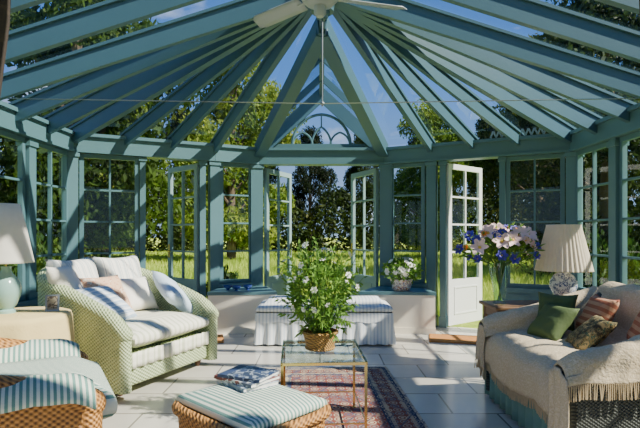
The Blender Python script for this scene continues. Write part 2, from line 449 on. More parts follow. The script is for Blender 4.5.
gw.append(beam((-.86,gy,zb+.03),(.9,gy,zb+.03),.06,.06))
def pointed(hw,h,k=10,off=0):
    r=(hw*hw+h*h)/(2*hw); out=[]
    a1=math.asin(min(1,h/r))
    for i in range(k+1):
        a=a1*i/k; out.append((cx+off-hw+r-r*math.cos(a),gy,zb+.05+r*math.sin(a)))
    right=[(2*(cx+off)-x,y,z) for x,y,z in reversed(out[:-1])]
    return out+right
gw.append(tube(pointed(.42,.44),.022,6))
gw.append(tube(pointed(.14,.26,8),.015,6)); gw.append(tube(pointed(.14,.18,8,-.27),.015,6)); gw.append(tube(pointed(.14,.18,8,.27),.015,6))
gw.append(beam((cx,gy,zb+.3),(cx,gy,zb+.47),.02,.03))
gw.append(beam((-.76,gy,zb+.03),(cx,gy,3.2),.06,.05)); gw.append(beam((.8,gy,zb+.03),(cx,gy,3.2),.06,.05))
w=make("window_%d"%winc[0],gw,TEAL,smooth=False,kind="structure",label="triangular gable window with low arched tracery bars",cat="window")
make("glass",([(-.84,gy,zb),(.88,gy,zb),(.02,gy,3.3)],[(0,1,2)]),GLASS,w,smooth=False)
zz=[]
for i in range(11):
    p=RP(.14+i*.04); q=RP(.16+i*.04); r_=RP(.18+i*.04)
    zz.append(beam((p[0],p[1]-.1,2.5),(q[0],q[1]-.1,2.58),.02,.02)); zz.append(beam((q[0],q[1]-.1,2.58),(r_[0],r_[1]-.1,2.5),.02,.02))
trim(zz,"pale zigzag cresting above the eaves beam",TEALL)
trim([tube([(-3.0,4.2,2.45),(0.02,4.2,2.4),(3.05,4.2,2.45)],.0045,6),ball((.02,4.2,2.4),.02),cyl((.02,4.2,2.37),(.02,4.2,3.25),.006,n=6)],"thin steel tie rod across the roof",STEEL)
hy0,hy1=1.02,1.14
hw=[box(-3.15,-1.3,hy0,hy1,0,2.5),box(1.3,3.2,hy0,hy1,0,2.5),box(-1.3,1.3,hy0,hy1,2.36,2.5)]
hw.append(([(-3.15,hy0,2.5),(3.2,hy0,2.5),(.02,hy0,3.6),(-3.15,hy1,2.5),(3.2,hy1,2.5),(.02,hy1,3.6)],[(0,1,2),(5,4,3),(0,3,4,1),(1,4,5,2),(2,5,3,0)]))
make("wall_house",hw,HOUSEW,smooth=False,kind="structure",label="plastered house wall with wide opening",cat="wall")
# ---------------------------------------------------------------- curtains
def curtain(s):
    o=.012 if s<0 else .03
    def xr(z):
        pts=[(0,1.0),(1.0,1.14),(1.15,1.14),(1.5,.81),(1.8,.77),(2.36,.76)]
        for i in range(5):
            if pts[i][0]<=z<=pts[i+1][0]:
                t=(z-pts[i][0])/(pts[i+1][0]-pts[i][0]); return o+pts[i][1]+(pts[i+1][1]-pts[i][1])*t
        return .9
    def fn(u,v):
        z=.02+2.3*v; inner=xr(z); outer=1.27
        x=outer+(inner-outer)*u; fold=.028*math.sin(u*pi*2*5.5)
        return (s*x,1.2+fold,z)
    root=empty("curtain",loc=(0,0,0),label="heavy brown patterned curtain tied back beside the doorway",cat="curtain",group="doorway curtains")
    make("drape",sheet(fn,60,30),CURT,root,angle=None,solid=.006)
    make("tieback",tube([(s*1.28,1.16,1.1),(s*1.2,1.25,1.07),(s*1.13,1.25,1.07),(s*1.11,1.2,1.09)],.015,8),BRASS,root)
curtain(-1); curtain(1)
make("curtain_rod",[cyl((-1.45,1.2,2.34),(1.45,1.2,2.34),.015),ball((-1.46,1.2,2.34),.035),ball((1.46,1.2,2.34),.035),box(-1.4,-1.38,1.1,1.21,2.33,2.35),box(1.38,1.4,1.1,1.21,2.33,2.35)],DARKW,label="dark wooden curtain rod above the doorway",cat="curtain rod")
# ---------------------------------------------------------------- ceiling fan
fan=empty("ceiling_fan",loc=(0.0,3.3,2.89),label="grey ceiling fan hanging from the roof ridge",cat="ceiling fan")
make("motor_housing",[lathe([(.0,-.07),(.06,-.07),(.1,-.05),(.135,-.01),(.135,.04),(.1,.08),(.03,.1)],28),lathe([(.0,-.14),(.025,-.14),(.042,-.12),(.042,-.07)],20)],FANW,fan)
make("downrod",[cyl((0,0,.09),(0,0,.53),.014),lathe([(.05,.39),(.06,.51),(.02,.53)],16)],FANW,fan)
for i,a in enumerate((16,140,262)):
    def bl(u,v):
        x=.16+.48*u; w=.055+.012*u- (.03 if u>.95 else 0)
        return (x,(v-.5)*2*w,.0+(v-.5)*.04)
    b=make("blade",[sheet(bl,10,3),box(.08,.2,-.015,.015,-.01,0)],FANW,fan,solid=.008,rot=(0,0,math.radians(a)))
# ---------------------------------------------------------------- upholstery helpers
def tub(W,D,hf,hb,r=.2,th=.09,z0=.06,roll=.045,power=1.4):
    path=[]
    x1=D/2; x0=-D/2+th/2; y=W/2-th/2
    for i in range(9): path.append((x1-(x1-(x0+r))*i/9,-y))
    for i in range(9):
        a=-pi/2-(pi/2)*i/8; path.append((x0+r+r*math.cos(a),-y+r+r*math.sin(a)))
    m=8
    for i in range(1,m): path.append((x0,-y+r+(2*y-2*r)*i/m))
    path=path+[(px,-py) for px,py in reversed(path[:18])]
    v=[];f=[];top=[]
    N=len(path)
    for i,(px,py) in enumerate(path):
        q=path[min(i+1,N-1)];p=path[max(i-1,0)]
        d=Vector((q[0]-p[0],q[1]-p[1])).normalized(); nrm=Vector((d.y,-d.x))
        if Vector((px,py)).dot(nrm)<0: nrm=-nrm
        t=min(1,max(0,(x1-px)/(x1-x0))); h=hf+(hb-hf)*t**power
        h-= .05*max(0,1-t*6)**2
        for k,(o,z) in enumerate(((.5,z0),(.5,h-.03),(0,h),(-.5,h-.03),(-.5,z0))):
            v.append((px+nrm.x*o*th,py+nrm.y*o*th,z))
        top.append((px,py,h-.01))
    for i in range(N-1):
        for k in range(4): f.append((i*5+k,i*5+k+1,(i+1)*5+k+1,(i+1)*5+k))
    f.append((0,1,2,3,4)); f.append(tuple((N-1)*5+k for k in (4,3,2,1,0)))
    g=[(v,f),tube(top,roll,12)]
    for e in (top[0],top[-1]): g.append(ball(e,roll,12,8)); g.append(cyl((e[0]-.01,e[1],z0),(e[0]-.01,e[1],e[2]),roll*.9,n=12))
    return g
def legs4(root,W,D,h=.08,mat=DARKW,r=.025):
    for sx in (-1,1):
        for sy in (-1,1):
            make("leg",lathe([(r*.7,0),(r,.02),(r*1.2,h*.6),(r,h)],12),mat,root,loc=(sx*(D/2-.07),sy*(W/2-.07),0))
def on(root_loc,ang,loc,rot):
    return Matrix.Translation(root_loc)@Matrix.Rotation(ang,4,'Z')@Matrix.Translation(loc)@Euler(rot).to_matrix().to_4x4()
def cushion(label,w,d,h,mat,base,loc,rot,name="throw_pillow",group=None,cat="cushion"):
    m=on(base[0],base[1],loc,rot)
    ob=make(name,pillow(w,d,h),mat,weld=True,angle=None,label=label,cat=cat)
    ob.location=m.to_translation(); ob.rotation_euler=m.to_euler()
    if group: ob["group"]=group
    return ob
R=math.radians
# ---------------------------------------------------------------- left wicker loveseat
LB=((-1.80,4.36,0),R(-24))
ls=empty("wicker_loveseat",loc=LB[0],rot=(0,0,LB[1]),label="sage green wicker loveseat with cream cushions facing the coffee table",cat="sofa")
W_,D_=1.18,1.2
make("wicker_body",tub(W_,D_,.55,.94,.38,.1,roll=.06,power=.85)+[rbox(1.04,.96,.24,.03,(.07,0,.2))],GREENW,ls,angle=.9)
make("seat_cushion",[rbox(.94,.92,.18,.05,(.15,0,.43),crown=.18)],SEATC,ls,angle=1.2)
make("valance",sheet(lambda u,v:(.60+.008*math.sin(u*60),-.48+.96*u,.34-.12*v),90,3),SEATC,ls,solid=.006)
legs4(ls,W_-.1,D_-.1)
for yy in (-.22,.27):
    cushion("plump cream ticking-striped back cushion on the wicker loveseat",.54,.52,.24,TICK,LB,(-.30,yy,.80),(0,R(68),R(8 if yy<0 else -8)),"back_cushion","loveseat back cushions")
cushion("white cotton cushion leaning on the loveseat arm",.48,.46,.18,WHITEC,LB,(-.18,-.38,.79),(0,R(60),R(34)))
cushion("peach floral cushion in the middle of the loveseat",.42,.42,.16,PEACH,LB,(-.04,-.14,.71),(0,R(55),R(-6)))
cushion("blue and white striped cushion on the loveseat",.46,.42,.14,BSTR,LB,(.12,-.28,.66),(0,R(40),R(12)))
cushion("pale blue linen cushion resting on the loveseat arm",.46,.44,.15,LBLUE,LB,(.22,.44,.68),(R(-38),R(28),R(-25)))
cushion("cream cotton cushion beside the peach one",.38,.38,.15,WHITEC,LB,(-.04,.2,.69),(0,R(55),R(-10)))
# ---------------------------------------------------------------- honey wicker chair
CB=((-1.6,2.27,0),R(30.7))
ch=empty("wicker_armchair",loc=CB[0],rot=(0,0,CB[1]),label="honey wicker armchair with green striped cushions",cat="armchair")
make("wicker_body",tub(.92,.86,.56,.76,.3,.1,roll=.065)+[rbox(.76,.74,.22,.03,(.04,0,.19))],HONEY,ch,angle=.9)
make("seat_cushion",[rbox(.84,.70,.24,.06,(.13,0,.45),crown=.14)],STRY,ch,angle=1.2)
def pad(s):
    def fn(u,v):
        x=-.34+.78*u; a=(v-.5)*2
        y=s*.41+.135*math.sin(a*1.45); z=.655-.10*(1-math.cos(a*1.45))-.05*max(0,(u-.85)/.15)**2-.01*abs(math.sin(u*9))
        return (x,y,z)
    make("arm_pad",[sheet(fn,24,14)],STR,ch,angle=None,solid=.035)
pad(1); pad(-1)
make("back_cushion",[xf(pillow(.5,.6,.18),(-.22,0,.70),(0,R(72),0))],STRY,ch,angle=None)
legs4(ch,.86,.8)
# ---------------------------------------------------------------- wicker footstool
OB=((-.36,2.5,0),R(-43))
ot=empty("wicker_footstool",loc=OB[0],rot=(0,0,OB[1]),label="honey wicker footstool with green striped pad under magazines",cat="footstool")
def flare(u,v):
    a=2*pi*u; c,s=math.cos(a),math.sin(a)
    e=.35; hx=.34*(1-.06*(1-v)); hy=.28*(1-.06*(1-v))
    return (hx*math.copysign(abs(c)**e,c),hy*math.copysign(abs(s)**e,s),.04+.31*v)
rim=[flare(i/48,1) for i in range(49)]
make("wicker_body",[sheet(flare,64,6),rbox(.6,.48,.04,.01,(0,0,.32)),tube(rim,.03,8),tube([(x*.98,y*.98,.05) for x,y,z in rim],.02,8)],HONEY,ot,angle=.9)
make("seat_pad",[rbox(.62,.5,.10,.03,(0,0,.385),crown=.06)],STRY,ot,angle=1.2)
for sx in (-1,1):
    for sy in (-1,1): make("leg",cyl((0,0,0),(0,0,.08),.022,.026,12),HONEY,ot,loc=(sx*.25,sy*.19,0))
def coverm(n,c1,c2,c3,seed):
    k=NT(n); s=k.sep(k.coords()); nz=k.noise(14+seed,2)
    pic=k.ramp(nz,[(0,lin(c1)),(.48,lin(c2)),(.56,lin(c3))],True)
    band=k.math('GREATER_THAN',s[1],.08); k.col(k.mix(band,pic,lin(c3))); k.rough(.4); return k.m
PAPER=M("paper",(232,228,218),.8,.04,40)
def mag(loc,rz,w,d,h,cm,label,name="magazine"):
    g=[rbox(w-.006,d-.006,h*.8,.001,(0,0,h/2))+(0,),box(-w/2,w/2,-d/2,d/2,h*.88,h)+(1,),box(-w/2,w/2,-d/2,d/2,0,h*.12)+(1,),box(-w/2-.001,-w/2+.002,-d/2,d/2,0,h)+(1,)]
    return make(name,g,[PAPER,cm],smooth=False,loc=loc,rot=(0,0,rz),label=label,cat="magazine")
z=.44
mag((-.40,2.64,z),R(40),.22,.29,.02,coverm("cover_a",(90,110,130),(180,190,200),(204,210,216),1),"glossy pale grey-blue magazine on the footstool")
mag((-.40,2.64,z+.0205),R(52),.22,.29,.018,coverm("cover_b",(80,90,106),(190,194,190),(120,60,56),4),"magazine with white and maroon cover on the pile")
mag((-.39,2.645,z+.039),R(64),.21,.27,.016,coverm("cover_d",(54,64,86),(150,160,172),(58,72,104),9),"navy covered magazine on top of the pile")
# ---------------------------------------------------------------- round table + lamp
rt=empty("round_side_table",loc=(-2.12,3.38,0),label="round side table under a long pale yellow cloth",cat="side table")
make("table_top",lathe([(0,.66),(.31,.66),(.32,.675),(.31,.69),(0,.69)],40),DARKW,rt)
make("pedestal",lathe([(.2,0),(.2,.03),(.04,.08),(.04,.62),(.1,.66)],24),DARKW,rt)
make("tablecloth",lathe([(0,.698),(.3,.698),(.325,.69),(.333,.66),(.345,.4),(.37,.02)],120,rip=.05,ripk=13,cap=False,ripz=lambda z:max(0,(.69-z)/.67)),CLOTH,rt,angle=None,solid=.004)
lp=empty("table_lamp",loc=(-2.21,3.38,.7),label="celadon ceramic table lamp with white shade on the round table",cat="table lamp")
make("lamp_base",lathe([(0,0),(.06,0),(.06,.02),(.045,.03),(.07,.07),(.092,.13),(.095,.18),(.075,.24),(.04,.28),(.03,.31),(.035,.33),(0,.33)],32),CELADON,lp)
make("stem",cyl((0,0,.32),(0,0,.5),.008),BRASS,lp,label="brass stem")
make("lamp_shade",lathe([(.175,.355),(.17,.37),(.125,.6),(.085,.77)],48,cap=False),SHADE,lp,angle=None,solid=.003)
pf=empty("photo_frame",loc=(-1.93,3.46,.7),rot=(R(-12),0,R(25)),label="small silver photo frame on the round table",cat="photo frame")
make("frame",[box(-.045,.045,-.005,.005,0,.012),box(-.045,.045,-.005,.005,.108,.12),box(-.045,-.033,-.005,.005,.012,.108),box(.033,.045,-.005,.005,.012,.108)],STEEL,pf,smooth=False)
make("picture",box(-.034,.034,-.002,.003,.011,.109),blotch("photo_print",(150,140,120),[(90,80,70),(190,176,150)],20,.3,0),pf,smooth=False)
# ---------------------------------------------------------------- right sofa
SB=((1.78,3.1,0),R(180))
rs=empty("wicker_sofa",loc=SB[0],rot=(0,0,SB[1]),label="dark wicker sofa draped with a beige fringed throw",cat="sofa")
W2,D2=1.3,.94
make("wicker_body",tub(W2,D2,.56,.80,.24,.11,roll=.055,power=1.2)+[rbox(.84,1.1,.22,.03,(.02,0,.2))],BLACKW,rs,angle=.9)
make("seat_cushion",[rbox(.8,1.08,.17,.05,(.1,0,.4),crown=.15)],WHITEC,rs,angle=1.2)
make("skirt",sheet(lambda u,v:(.49+.014*math.sin(u*75)*(.3+v),-.62+1.24*u,.36-.33*v),150,4),SKIRT,rs,solid=.005,angle=None)
make("skirt",sheet(lambda u,v:(-.2+.68*u,-.655-.012*math.sin(u*45)*(.3+v),.34-.31*v),80,4),SKIRT,rs,solid=.005,angle=None)
legs4(rs,W2,D2,.07)
def along(pts,t):
    L=[0]
    for i in range(len(pts)-1): L.append(L[-1]+math.dist(pts[i],pts[i+1]))
    s=t*L[-1]
    for i in range(len(pts)-1):
        if s<=L[i+1]+1e-9:
            q=(s-L[i])/(L[i+1]-L[i]); return (pts[i][0]+(pts[i+1][0]-pts[i][0])*q,pts[i][1]+(pts[i+1][1]-pts[i][1])*q)
    return pts[-1]
def armh(x):
    t=min(1,max(0,(.47-x)/.885)); return .56+.24*t**1.2+.062
prof=[(-.54,.5),(-.54,.80),(-.5,.865),(-.42,.885),(-.35,.85),(-.31,.76),(-.28,.6),(-.2,.53),(0,.525),(.3,.52),(.45,.505),(.505,.47),(.53,.40),(.53,.28)]
def fold(a,b):
    return .007*math.sin(a*19+3*math.sin(b*5))+.004*math.sin(a*37-b*11)+.004*math.sin(b*23+a*7)
def th1(u,v):
    x,z=along(prof,v); y=-.56+1.12*u
    wv=fold(u,v)
    if v>.8: z-=.05*(v-.8)/.2*math.sin(u*4)**2
    return (x+(.8*wv if v>.75 or v<.35 else 0),y+.008*math.sin(v*20),z+abs(wv))
def th_arm(sgn,x0,x1,zin,zout,ph):
    def fn(u,v):
        x=x0+(x1-x0)*u; H=armh(min(x,.46))
        a=v
        yc=.595; r=.074
        if a<.3: y=yc-r-.012*(1-a/.3); zz=zin+(H-.06-zin)*(a/.3)
        elif a<.7:
            t=(a-.3)/.4*pi; y=yc-r*math.cos(t); zz=H-.06+ .07*math.sin(t)
        else: y=yc+r+.015*(a-.7)/.3; zz=H-.06-(H-.06-zout)*((a-.7)/.3)
        wv=fold(u+ph,v*.6)*.8
        if u>.85:
            k=(u-.85)/.15; zz-=.06*k*k*(1 if .25<v<.75 else .3)
        return (x,sgn*(y+wv*(.4 if .3<v<.7 else 1)),zz+abs(wv)*(1 if .3<v<.7 else 0))
    return fn
th2=th_arm(-1,-.34,.535,.5,.3,0); th3=th_arm(1,-.2,.535,.5,.5,2)
def drop(sgn,zb):
    def fn(u,v):
        y=.505+.185*u; top=armh(.47)-.11+.05*math.sin(pi*min(1,max(0,u)))
        z=top-(top-zb)*v-.03*math.sin(u*5+1)*v
        return (.54+.014*math.sin(u*18+v*2)*(.3+.7*v),sgn*(y+.02*math.sin(v*3)),z)
    return fn
th4=drop(1,.14); th5=drop(-1,.26)
make("throw_blanket",[sheet(th1,70,80),sheet(th2,44,34),sheet(th3,44,34),sheet(th4,24,14),sheet(th5,24,14)],THROW,rs,angle=None,solid=.008,label="beige woven throw")
fr=[]
def fringe(fn,n,L):
    for i in range(n):
        u=i/(n-1); p=fn(u,1); fr.append(beam(p,(p[0]+random.uniform(-.006,.008),p[1]+random.uniform(-.008,.008),p[2]-L),.005,.004))
fringe(th1,110,.06); fringe(th4,30,.09); fringe(th5,30,.07); fringe(th3,70,.08)
f_=make("fringe",fr,FRINGE,rs,smooth=False); f_["kind"]="stuff"
cushion("green velvet cushion on the throw-covered sofa",.31,.31,.12,GVEL,SB,(.14,-.3,.63),(0,R(50),R(14)))
cushion("green cushion behind others against the sofa arm",.28,.28,.11,GVEL,SB,(.04,-.44,.69),(0,R(66),R(50)))
cushion("rose striped cushion against the sofa back",.31,.31,.12,ROSE,SB,(-.12,-.2,.69),(0,R(62),R(-4)))
cushion("dark paisley print cushion on the sofa seat",.31,.28,.11,PAISLEY,SB,(.04,.0,.61),(0,R(42),R(-12)))
cushion("rust striped cushion in the sofa corner",.32,.32,.12,ROSE,SB,(-.16,.26,.70),(0,R(66),R(-20)))
# ---------------------------------------------------------------- console table behind sofa
ct=empty("side_table",loc=(1.94,4.2,0),label="wooden side table behind the sofa holding lamp and vase",cat="side table")
make("table_top",[rbox(.96,.44,.03,.008,(0,0,.635))],TABW,ct)
make("apron",[box(-.43,.43,-.18,-.16,.54,.62),box(-.43,.43,.16,.18,.54,.62),box(-.44,-.42,-.18,.18,.54,.62),box(.42,.44,-.18,.18,.54,.62)],TABW,ct,smooth=False)
for sx in (-1,1):
    for sy in (-1,1): make("leg",lathe([(.014,0),(.02,.1),(.016,.3),(.024,.5),(.024,.62)],12),TABW,ct,loc=(sx*.43,sy*.17,0))
l2=empty("table_lamp",loc=(2.12,4.18,.65),label="blue and white china lamp with cream pleated shade beside the sofa",cat="table lamp")
make("lamp_base",lathe([(0,0),(.07,0),(.07,.02),(.055,.03),(.075,.07),(.11,.15),(.11,.2),(.08,.25),(.045,.275),(.045,.3),(0,.3)],32),BWCHINA,l2)
make("stem",cyl((0,0,.3),(0,0,.44),.008),BRASS,l2,label="brass stem")
make("lamp_shade",lathe([(.228,.29),(.225,.30),(.18,.49),(.135,.68),(.137,.69)],180,cap=False,rip=.03,ripk=36),SHADE2,l2,angle=None,solid=.002,label="cream pleated shade")
# ---------------------------------------------------------------- plants helpers
def leaf(p,d,L,w,bend=.25):
    p=Vector(p); d=Vector(d).normalized(); s=d.cross(Vector((random.uniform(-1,1),random.uniform(-1,1),random.uniform(-1,1)))).normalized(); nrm=s.cross(d)
    pts=[p,p+d*L*.35+s*w/2-nrm*L*.03,p+d*L*.35-s*w/2-nrm*L*.03,p+d*L*.4,p+d*L*.75+s*w*.3-nrm*L*bend*.5,p+d*L*.75-s*w*.3-nrm*L*bend*.5,p+d*L-nrm*L*bend]
    return [tuple(q) for q in pts],[(0,1,3),(0,3,2),(1,4,3),(3,5,2),(3,4,6),(3,6,5)]
def rdir(up=0):
    while True:
        v=Vector((random.uniform(-1,1),random.uniform(-1,1),random.uniform(-1,1)))
        if .1<v.length<1:
            v.normalize(); v.z+=up; return v.normalized()
def flower_mesh(name,petals,L,w,cup,mat,cen=True,layers=1):
    g=[]
    for l in range(layers):
        for i in range(petals):
            a=2*pi*(i+.5*l)/petals; c=cup+.45*l
            d=Vector((math.cos(a)*math.cos(c),math.sin(a)*math.cos(c),math.sin(c))); s=Vector((-math.sin(a),math.cos(a),0)); LL=L*(1-.25*l)
            pts=[Vector((0,0,0)),d*LL*.45+s*w/2,d*LL*.45-s*w/2,d*LL*.4,d*LL*.85+s*w*.3-Vector((0,0,LL*.12)),d*LL*.85-s*w*.3-Vector((0,0,LL*.12)),d*LL-Vector((0,0,LL*.3))]
            g.append(([tuple(q) for q in pts],[(0,1,3),(0,3,2),(1,4,3),(3,5,2),(3,4,6),(3,6,5)],0))
    if cen: g.append(ball((0,0,L*.12),L*.14,8,6)+(1,))
    return mesh(name,g,[mat,PCEN],True,None)
def put_flowers(root,me,name,pts,scale=1,label=None):
    for p,d in pts:
        ob=bpy.data.objects.new(name,me); C.objects.link(ob); ob.parent=root; ob.location=p
        ob.rotation_euler=Vector(d).to_track_quat('Z','Y').to_euler(); s=scale*random.uniform(.8,1.2); ob.scale=(s,s,s)
        if label: ob["label"]=label
WF=flower_mesh("blossom",6,.04,.028,.5,PETW,False,2)
LIL=flower_mesh("lily",6,.1,.05,.6,PETP,True)
IRI=flower_mesh("iris",6,.06,.038,.6,PETB,True,2)
ORF=flower_mesh("orange_flower",8,.05,.024,.4,PETO,True,2)
def ellip(c,r,up=0.1):
    d=rdir(up); k=random.uniform(.55,1)**.6
    return Vector((c[0]+d.x*r[0]*k,c[1]+d.y*r[1]*k,c[2]+d.z*r[2]*k)),d
# ---------------------------------------------------------------- coffee table
tb=empty("coffee_table",loc=(.01,3.15,0),rot=(0,0,R(3)),label="small glass topped brass coffee table on the rug",cat="coffee table")
tw,td,tz=.26,.3,.5
def ring(z0,z1,a,b,c): return [box(-a,a,-b,-b+c,z0,z1),box(-a,a,b-c,b,z0,z1),box(-a,-a+c,-b,b,z0,z1),box(a-c,a,-b,b,z0,z1)]
make("glass_top",[rbox(2*tw,2*td,.01,.003,(0,0,tz-.005),seg=2)],TGLASS,tb)
make("frame",ring(tz-.026,tz-.01,tw,td,.012),BRASS,tb,smooth=False)
make("stretcher",ring(.12,.128,tw-.004,td-.004,.008),BRASS,tb,smooth=False)
for sx in (-1,1):
    for sy in (-1,1): make("leg",[box(-.008,.008,-.008,.008,.012,tz-.012),ball((0,0,.014),.013,10,6)],BRASS,tb,loc=(sx*(tw-.01),sy*(td-.01),0))
bp=empty("flower_basket",loc=(.0,3.17,.5),label="wicker basket overflowing with white flowers and green foliage",cat="flower arrangement")
make("basket",[lathe([(.0,.0),(.09,.0),(.1,.05),(.115,.11),(.108,.115),(.09,.05),(0,.05)],32),tube([(.115*math.cos(2*pi*i/32),.115*math.sin(2*pi*i/32),.112) for i in range(33)],.01,6),tube([(.092*math.cos(2*pi*i/32),.092*math.sin(2*pi*i/32),.01) for i in range(33)],.009,6)],BASKET,bp)
g=[];st=[];fp=[]
cc=(0,0,.36);rr=(.18,.18,.22)
for i in range(750):
    p,d=ellip(cc,rr); 
    if p.z<.14 and random.random()<.5: p.z=.14+random.random()*.1
    g.append(leaf(p,d+rdir()*.8,random.uniform(.03,.06),random.uniform(.012,.024)))
for i in range(150):
    d=rdir(.3); k=random.uniform(.95,1.75)
    p=Vector((cc[0]+d.x*rr[0]*k,cc[1]+d.y*rr[1]*k,cc[2]+d.z*rr[2]*min(k,1.6)+.02))
    if p.z<.1: p.z=.1
    b=Vector((d.x*.04,d.y*.04,.1)); mid=(b+p)/2+Vector((0,0,.05)); st.append(tube([b,mid,p],.002,5))
    if i<48: fp.append((p,d+rdir()*.4))
    for k in range(8):
        q=p+(mid-p)*(k/9); g.append(leaf(q,d+rdir()*.9,random.uniform(.03,.055),.016))
make("foliage",g,LEAF1,bp,angle=None); make("stems",st,STEM,bp); put_flowers(bp,WF,"blossom",fp,.66)
# ---------------------------------------------------------------- vase
vs=empty("flower_vase",loc=(1.56,4.17,.65),label="glass vase of pink lilies and violet irises on side table",cat="flower arrangement")
make("vase",lathe([(0,.0),(.055,.0),(.055,.01),(.045,.03),(.06,.15),(.085,.3),(.09,.36),(.086,.36),(.08,.3),(.055,.15),(.04,.03),(0,.02)],32),TGLASS,vs,label="clear glass vase")
g=[];st=[]
lp_=[];ip=[];op=[]
for i in range(44):
    a=random.uniform(0,2*pi); e=random.uniform(.12,1.35); rad=.34*random.uniform(.8,1.15)
    d=Vector((math.cos(a)*math.cos(e),math.sin(a)*math.cos(e)*.8,math.sin(e)))
    p=Vector((0,0,.36))+Vector((d.x*rad,d.y*rad*.8,d.z*.31))
    st.append(tube([(-d.x*.02,-d.y*.02,.03),(d.x*.05,d.y*.05,.33),tuple(p)],.003,5))
    for k in range(9): g.append(leaf(p-d*.025*k-Vector((0,0,.01)),d+rdir()*.7,random.uniform(.05,.11),.022))
    tgt=lp_ if i%3==0 else ip if i%3==1 else op if i%9==2 else ip if i%6==5 else lp_
    tgt.append((p,d+Vector((-.2,-.8,.1))))
make("foliage",g,LEAF1,vs,angle=None); make("stems",st,STEM,vs)
put_flowers(vs,LIL,"lily",lp_,.85,"pale pink lily"); put_flowers(vs,IRI,"iris",ip,.9,"violet blue iris"); put_flowers(vs,ORF,"orange_flower",op,.8,"orange flower")
# ---------------------------------------------------------------- window seats
def seat(pts,label):
    r=empty("window_seat",loc=(0,0,0),label=label,cat="window seat")
    n=len(pts); cx=sum(p[0] for p in pts)/n; cy=sum(p[1] for p in pts)/n
    def prism(k,z0,z1):
        q=[(cx+(p[0]-cx)*k,cy+(p[1]-cy)*k) for p in pts]
        return [(x,y,z0) for x,y in q]+[(x,y,z1) for x,y in q],[tuple(range(n-1,-1,-1)),tuple(range(n,2*n))]+[(i,(i+1)%n,(i+1)%n+n,i+n) for i in range(n)]
    make("cabinet",[prism(.97,.0,.49),prism(.985,0,.08)],CREAM,r,smooth=False)
    make("top",[prism(1.0,.49,.53)],TEAL,r,smooth=False)
seat([(-1.42,6.02),(-.55,6.12),(-.78,6.78),(-1.38,6.5)],"cream painted window seat cabinet with teal top")
seat([(.5,6.12),(1.46,6.02),(1.42,6.5),(.82,6.78)],"cream painted window seat cabinet with teal top")
pl=empty("potted_plant",loc=(1.06,6.25,.53),label="painted china planter of white flowers on the window seat",cat="potted plant")
make("planter",[lathe([(0,0),(.1,0),(.12,.03),(.135,.1),(.15,.15),(.14,.15),(.12,.1),(0,.1)],32)],PLANTER,pl)
make("soil",lathe([(0,.11),(.125,.11),(0,.12)],20,cap=False),SOIL,pl)
g=[];fp=[];st=[]
for i in range(350):
    p,d=ellip((0,0,.25),(.23,.2,.13),.3); g.append(leaf(p,d+rdir()*.7,random.uniform(.05,.09),.035))
for i in range(36):
    p,d=ellip((0,0,.27),(.24,.2,.16),.4); fp.append((p,d)); st.append(tube([(d.x*.05,d.y*.05,.1),tuple(p)],.003,5))
make("foliage",g,LEAF1,pl,angle=None); make("stems",st,STEM,pl); put_flowers(pl,WF,"blossom",fp,1.2)
for i,(x,y) in enumerate(((-1.2,6.25),(-1.08,6.2),(-.95,6.3))):
    make("glass_bowl",[lathe([(0,0),(.03,0),(.015,.01),(.02,.02),(.05,.035),(.06,.065),(.056,.065),(.045,.04),(0,.03)],24)],BLUEG,loc=(x,y,.53),label="small dark blue glass bowl on the window seat",cat="bowl",group="blue bowls on the window seat")
# ---------------------------------------------------------------- slipcovered ottomans
def ottoman(x0,x1):
    w=x1-x0; r=empty("ottoman",loc=((x0+x1)/2,5.68,0),label="square ottoman in a blue and white striped slipcover",cat="ottoman",group="slipcovered ottomans by the garden door")
    def sk(u,v):
        a=u*4; s=int(a)%4; t=a-int(a)
        hx,hy=w/2,.28
        c=[(-hx,-hy),(hx,-hy),(hx,hy),(-hx,hy),(-hx,-hy)]
        x=c[s][0]+(c[s+1][0]-c[s][0])*t; y=c[s][1]+(c[s+1][1]-c[s][1])*t
        pl=1+.07*v*math.sin(u*4*2*pi*5)+.05*v
        return (x*pl,y*pl,.36-.34*v)
    make("slipcover_top",[rbox(w,.56,.17,.08,(0,0,.41),crown=.25)],SLIP,r,angle=1.2)
    make("skirt",sheet(sk,240,8),SLIP,r,angle=.9)
    make("ruffle",sheet(lambda u,v:(sk(u,0)[0]*(1.01+.03*v),sk(u,0)[1]*(1.01+.03*v),.37-.09*v-.02*abs(math.sin(u*32))*v),160,3),SLIP,r,angle=.9)
ottoman(-.72,-.08); ottoman(.16,.82)
rug=make("rug",[rbox(1.14,2.4,.012,.004,(0,0,.006),seg=1)],rug_mat(.57,1.2),loc=(.12,3.3,0),rot=(0,0,R(3)),label="red and navy patterned persian rug under the coffee table",cat="rug",smooth=False)
for x,y,a in ((1.66,5.72,angR*.5),(-1.5,5.68,angL*.5)):
    make("doormat",[rbox(.7,.42,.02,.006,(0,0,.01),seg=1)],MAT_DOOR,smooth=False,loc=(x,y,0),rot=(0,0,a),label="orange-brown coir doormat inside the garden door",cat="doormat",group="coir doormats")
